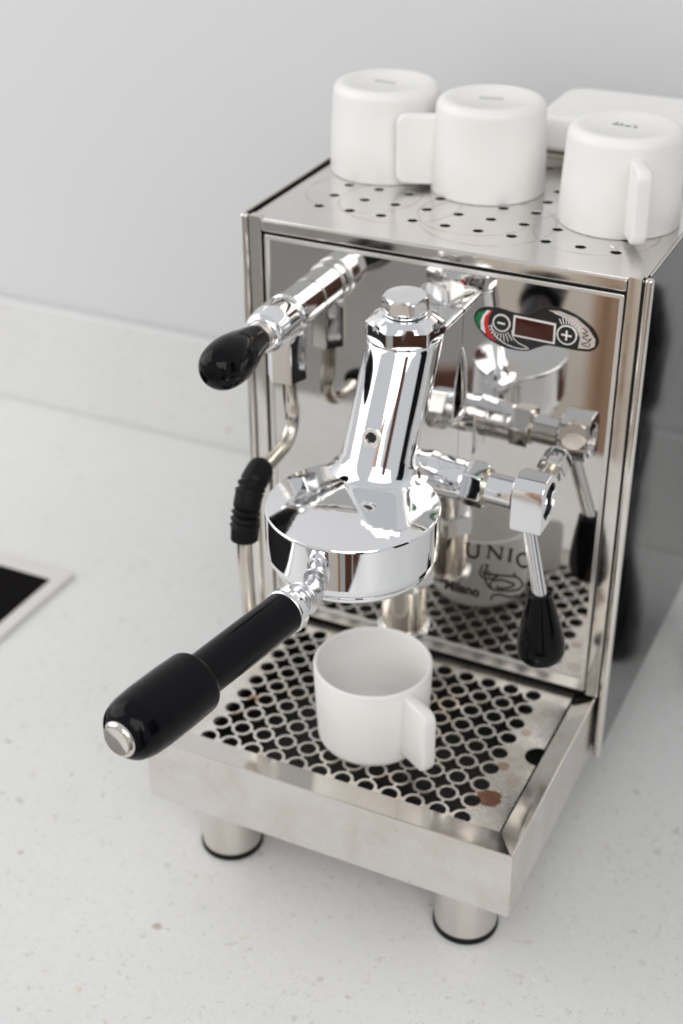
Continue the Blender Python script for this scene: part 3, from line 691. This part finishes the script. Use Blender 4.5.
def place_cup(o, loc, ang, label, flip):
    """ang = direction of the handle in degrees, seen from above"""
    H = 0.0560
    if flip:
        o.rotation_euler = (math.pi, 0, R(ang)); o.location = (loc[0], loc[1], loc[2]+H)
    else:
        o.rotation_euler = (0, 0, R(ang)); o.location = loc
    tag(o, label, 'cup', 'white ceramic coffee cups')
def copy_cup():
    c = cup0.copy(); col.objects.link(c)
    for ch in list(cup0.children):
        k = ch.copy(); col.objects.link(k); k.parent = c
    return c
cups = [cup0, copy_cup(), copy_cup(), copy_cup()]
place_cup(cups[0], (0.0040, 0.0655, 0.0958), -30, 'white cup standing mouth up on the perforated drip tray', False)
TZ = 0.3788
place_cup(cups[1], (-0.0830, 0.2715, TZ), 100, 'upside-down white cup farthest left on top of the machine', True)
place_cup(cups[2], (-0.0100, 0.2635, TZ), 207, 'upside-down white cup in the middle with handle pointing left', True)
place_cup(cups[3], (0.0800, 0.2415, TZ), -63, 'upside-down white cup at right with handle facing the viewer', True)
def stamp(cup, rows):
    """grey maker's marks on the underside; a row = (x, y, list of bar widths, height) in mm"""
    bm = bmesh.new()
    for x, y, ws, h in rows:
        for wd_, gap in ws:
            if wd_ > 0:
                vs = [bm.verts.new((x/1000, y/1000, 0.0003)), bm.verts.new(((x+wd_)/1000, y/1000, 0.0003)), bm.verts.new(((x+wd_)/1000, (y+h)/1000, 0.0003)), bm.verts.new((x/1000, (y+h)/1000, 0.0003))]
                bm.faces.new(vs)
            x += wd_ + gap
    me = bpy.data.meshes.new('base_stamp'); bm.to_mesh(me); bm.free(); me.materials.append(GREYMARK)
    o = bpy.data.objects.new('base_stamp', me); col.objects.link(o); o.parent = cup; return o
wordy = [(1.6, .5), (1.0, .4), (1.8, .5), (0.9, .4), (1.5, .5), (1.2, .4), (1.7, .5), (1.4, .4)]
thin = [(0.7, .35)]*14
for c, rot, sx_, sy_ in ((cups[1], 105, -1, 4), (cups[2], 195, 0, 5), ):
    s = stamp(c, [(-7, 1.5, wordy, 1.9), (-8, -2.0, thin, 0.5)])
    s.rotation_euler = (0, 0, R(rot)); 
s = stamp(cups[3], [(-8, 0, [(3.2, .8), (2.2, 1.4), (1.0, .7), (1.2, 2.2), (1.8, .5)], 3.2), (-8, -2.0, [(2.6, .9), (1.6, 5.5), (2.6, 1)], 0.8), (-1, 1.0, [(2.6, 0)], 0.7)])
s.rotation_euler = (0, 0, R(-55))

# white square dish behind the cups
dish = empty('serving_dish', (0, 0, 0))
bpy.data.objects.remove(dish)
pr = rrect(-0.004, 0.1150, 0.324, 0.402, 0.014, 8)
cx, cy = 0.0555, 0.363
rings = []
for z, k in [(0.3872, 0.93), (0.3878, 0.95), (0.3890, 0.985), (0.3910, 1.0), (0.4030, 0.995), (0.4070, 0.98), (0.4090, 0.95), (0.4096, 0.90)]:
    rings.append([Vector((cx+(x-cx)*k, cy+(y-cy)*k, z)) for x, y in pr])
dish = loft('serving_dish', rings, CERAMIC, None, 50)
tag(dish, 'white square dish with rounded corners behind the cups on the machine', 'dish')

# ------------------------------------------------------------------ made-up objects out of view, added for their reflections in the chrome
gd = lathe('black_stand_in', fillet([(0, 0), (0, 0.021), (0.03, 0.023), (0.06, 0.019), (0.09, 0.012), (0.15, 0.012), (0.19, 0.015), (0.205, 0.012), (0.215, 0.017), (0.265, 0.019), (0.30, 0.010), (0.302, 0)], 0.006), (0.168, 0.340, 0.0005), (0, 0, 1), RUBBER, None, 48, 40)  # made-up shape for the black streak in the side panel; real source unknown
tag(gd, 'unseen black pepper-mill shape added for the dark streak on the right side panel of the machine', 'pepper mill')
bm = bmesh.new()
chair = empty('chair_stand_in', (0.20, -0.385, -0.9), R(24))  # added out of view; stands in for a person's brown-clad legs in the chrome
tag(chair, 'unseen brown wooden chair with two wide back slats, added to put brown bars in the chrome group head', 'chair')
box('seat', -0.20, 0.20, -0.42, -0.02, 0.43, 0.46, WOOD, chair, 0.008)
for x in (-0.16, 0.16):
    box('leg', x-0.02, x+0.02, -0.06, -0.02, 0.0, 0.43, WOOD, chair, 0.004)
    box('leg', x-0.02, x+0.02, -0.41, -0.37, 0.0, 0.43, WOOD, chair, 0.004)
for x in (-0.042, 0.042): box('back_slat', x-0.035, x+0.035, -0.020, 0.0, 0.46, 0.935, WOOD, chair, 0.006)
cpb = empty('cupboard_stand_in', (1.05, -1.55, -0.9), R(34))  # added out of view to lay a brown stripe on the chrome neck
tag(cpb, 'unseen tall brown wooden cupboard added to make the stripe in the chrome neck', 'cupboard')
box('carcass', -0.17, 0.17, -0.30, 0.0, 0.0, 2.15, WOOD, cpb, 0.004)
box('door_panel', -0.160, -0.003, 0.002, 0.020, 0.08, 2.12, WOOD, cpb, 0.003)
box('door_panel', 0.003, 0.160, 0.002, 0.020, 0.08, 2.12, WOOD, cpb, 0.003)
# unseen dark curtain, added to give the chrome a black band
for nm_, lab_, x0_, y0_, x1_, y1_ in (('curtain_stand_in', 'unseen charcoal curtain added to darken the right edge of the group head', 1.95, -0.45, 1.95, 0.25),):
    bm = bmesh.new(); prev = None
    for i in range(61):
        f_ = i/60; dx_, dy_ = x1_-x0_, y1_-y0_; L_2 = math.hypot(dx_, dy_); o_ = 0.03*math.sin(i*0.8)
        x, y = x0_+dx_*f_-dy_/L_2*o_, y0_+dy_*f_+dx_/L_2*o_
        cur_ = (bm.verts.new((x, y, -0.88)), bm.verts.new((x, y, 1.6)))
        if prev: bm.faces.new((prev[0], cur_[0], cur_[1], prev[1]))
        prev = cur_
    bmesh.ops.solidify(bm, geom=bm.faces[:], thickness=0.002)
    tag(from_bm(nm_, bm, CHARCOAL, None, 60), lab_, 'curtain')
# added cream screen on timber frames, stands in for pale clothing mirrored in the panel
scn = empty('screen_stand_in', (0, 0, 0))
tag(scn, 'unseen cream linen folding screen added to brighten the right half of the mirror panel', 'folding screen')
for k, (xa, ya, xb, yb) in enumerate([(-0.56, -1.36, -0.20, -1.03), (-0.19, -1.02, 0.12, -0.74)]):
    dx, dy = xb-xa, yb-ya; L = math.hypot(dx, dy)
    Mx = Matrix.Translation((xa, ya, -0.895)) @ Matrix.Rotation(math.atan2(dy, dx), 4, 'Z')
    for nm, a in (('linen_panel', (0.03, L-0.03, -0.004, 0.004, 0.10, 1.42)), ('frame_post', (0, 0.03, -0.014, 0.014, 0, 1.5)), ('frame_post', (L-0.03, L, -0.014, 0.014, 0, 1.5)),
                  ('frame_rail', (0.03, L-0.03, -0.012, 0.012, 1.42, 1.48)), ('frame_rail', (0.03, L-0.03, -0.012, 0.012, 0.05, 0.10))):
        bm = bmesh.new(); box_bm(bm, *a, 0); bmesh.ops.transform(bm, matrix=Mx, verts=bm.verts)
        from_bm(nm, bm, LINEN if nm == 'linen_panel' else BEECH, scn)
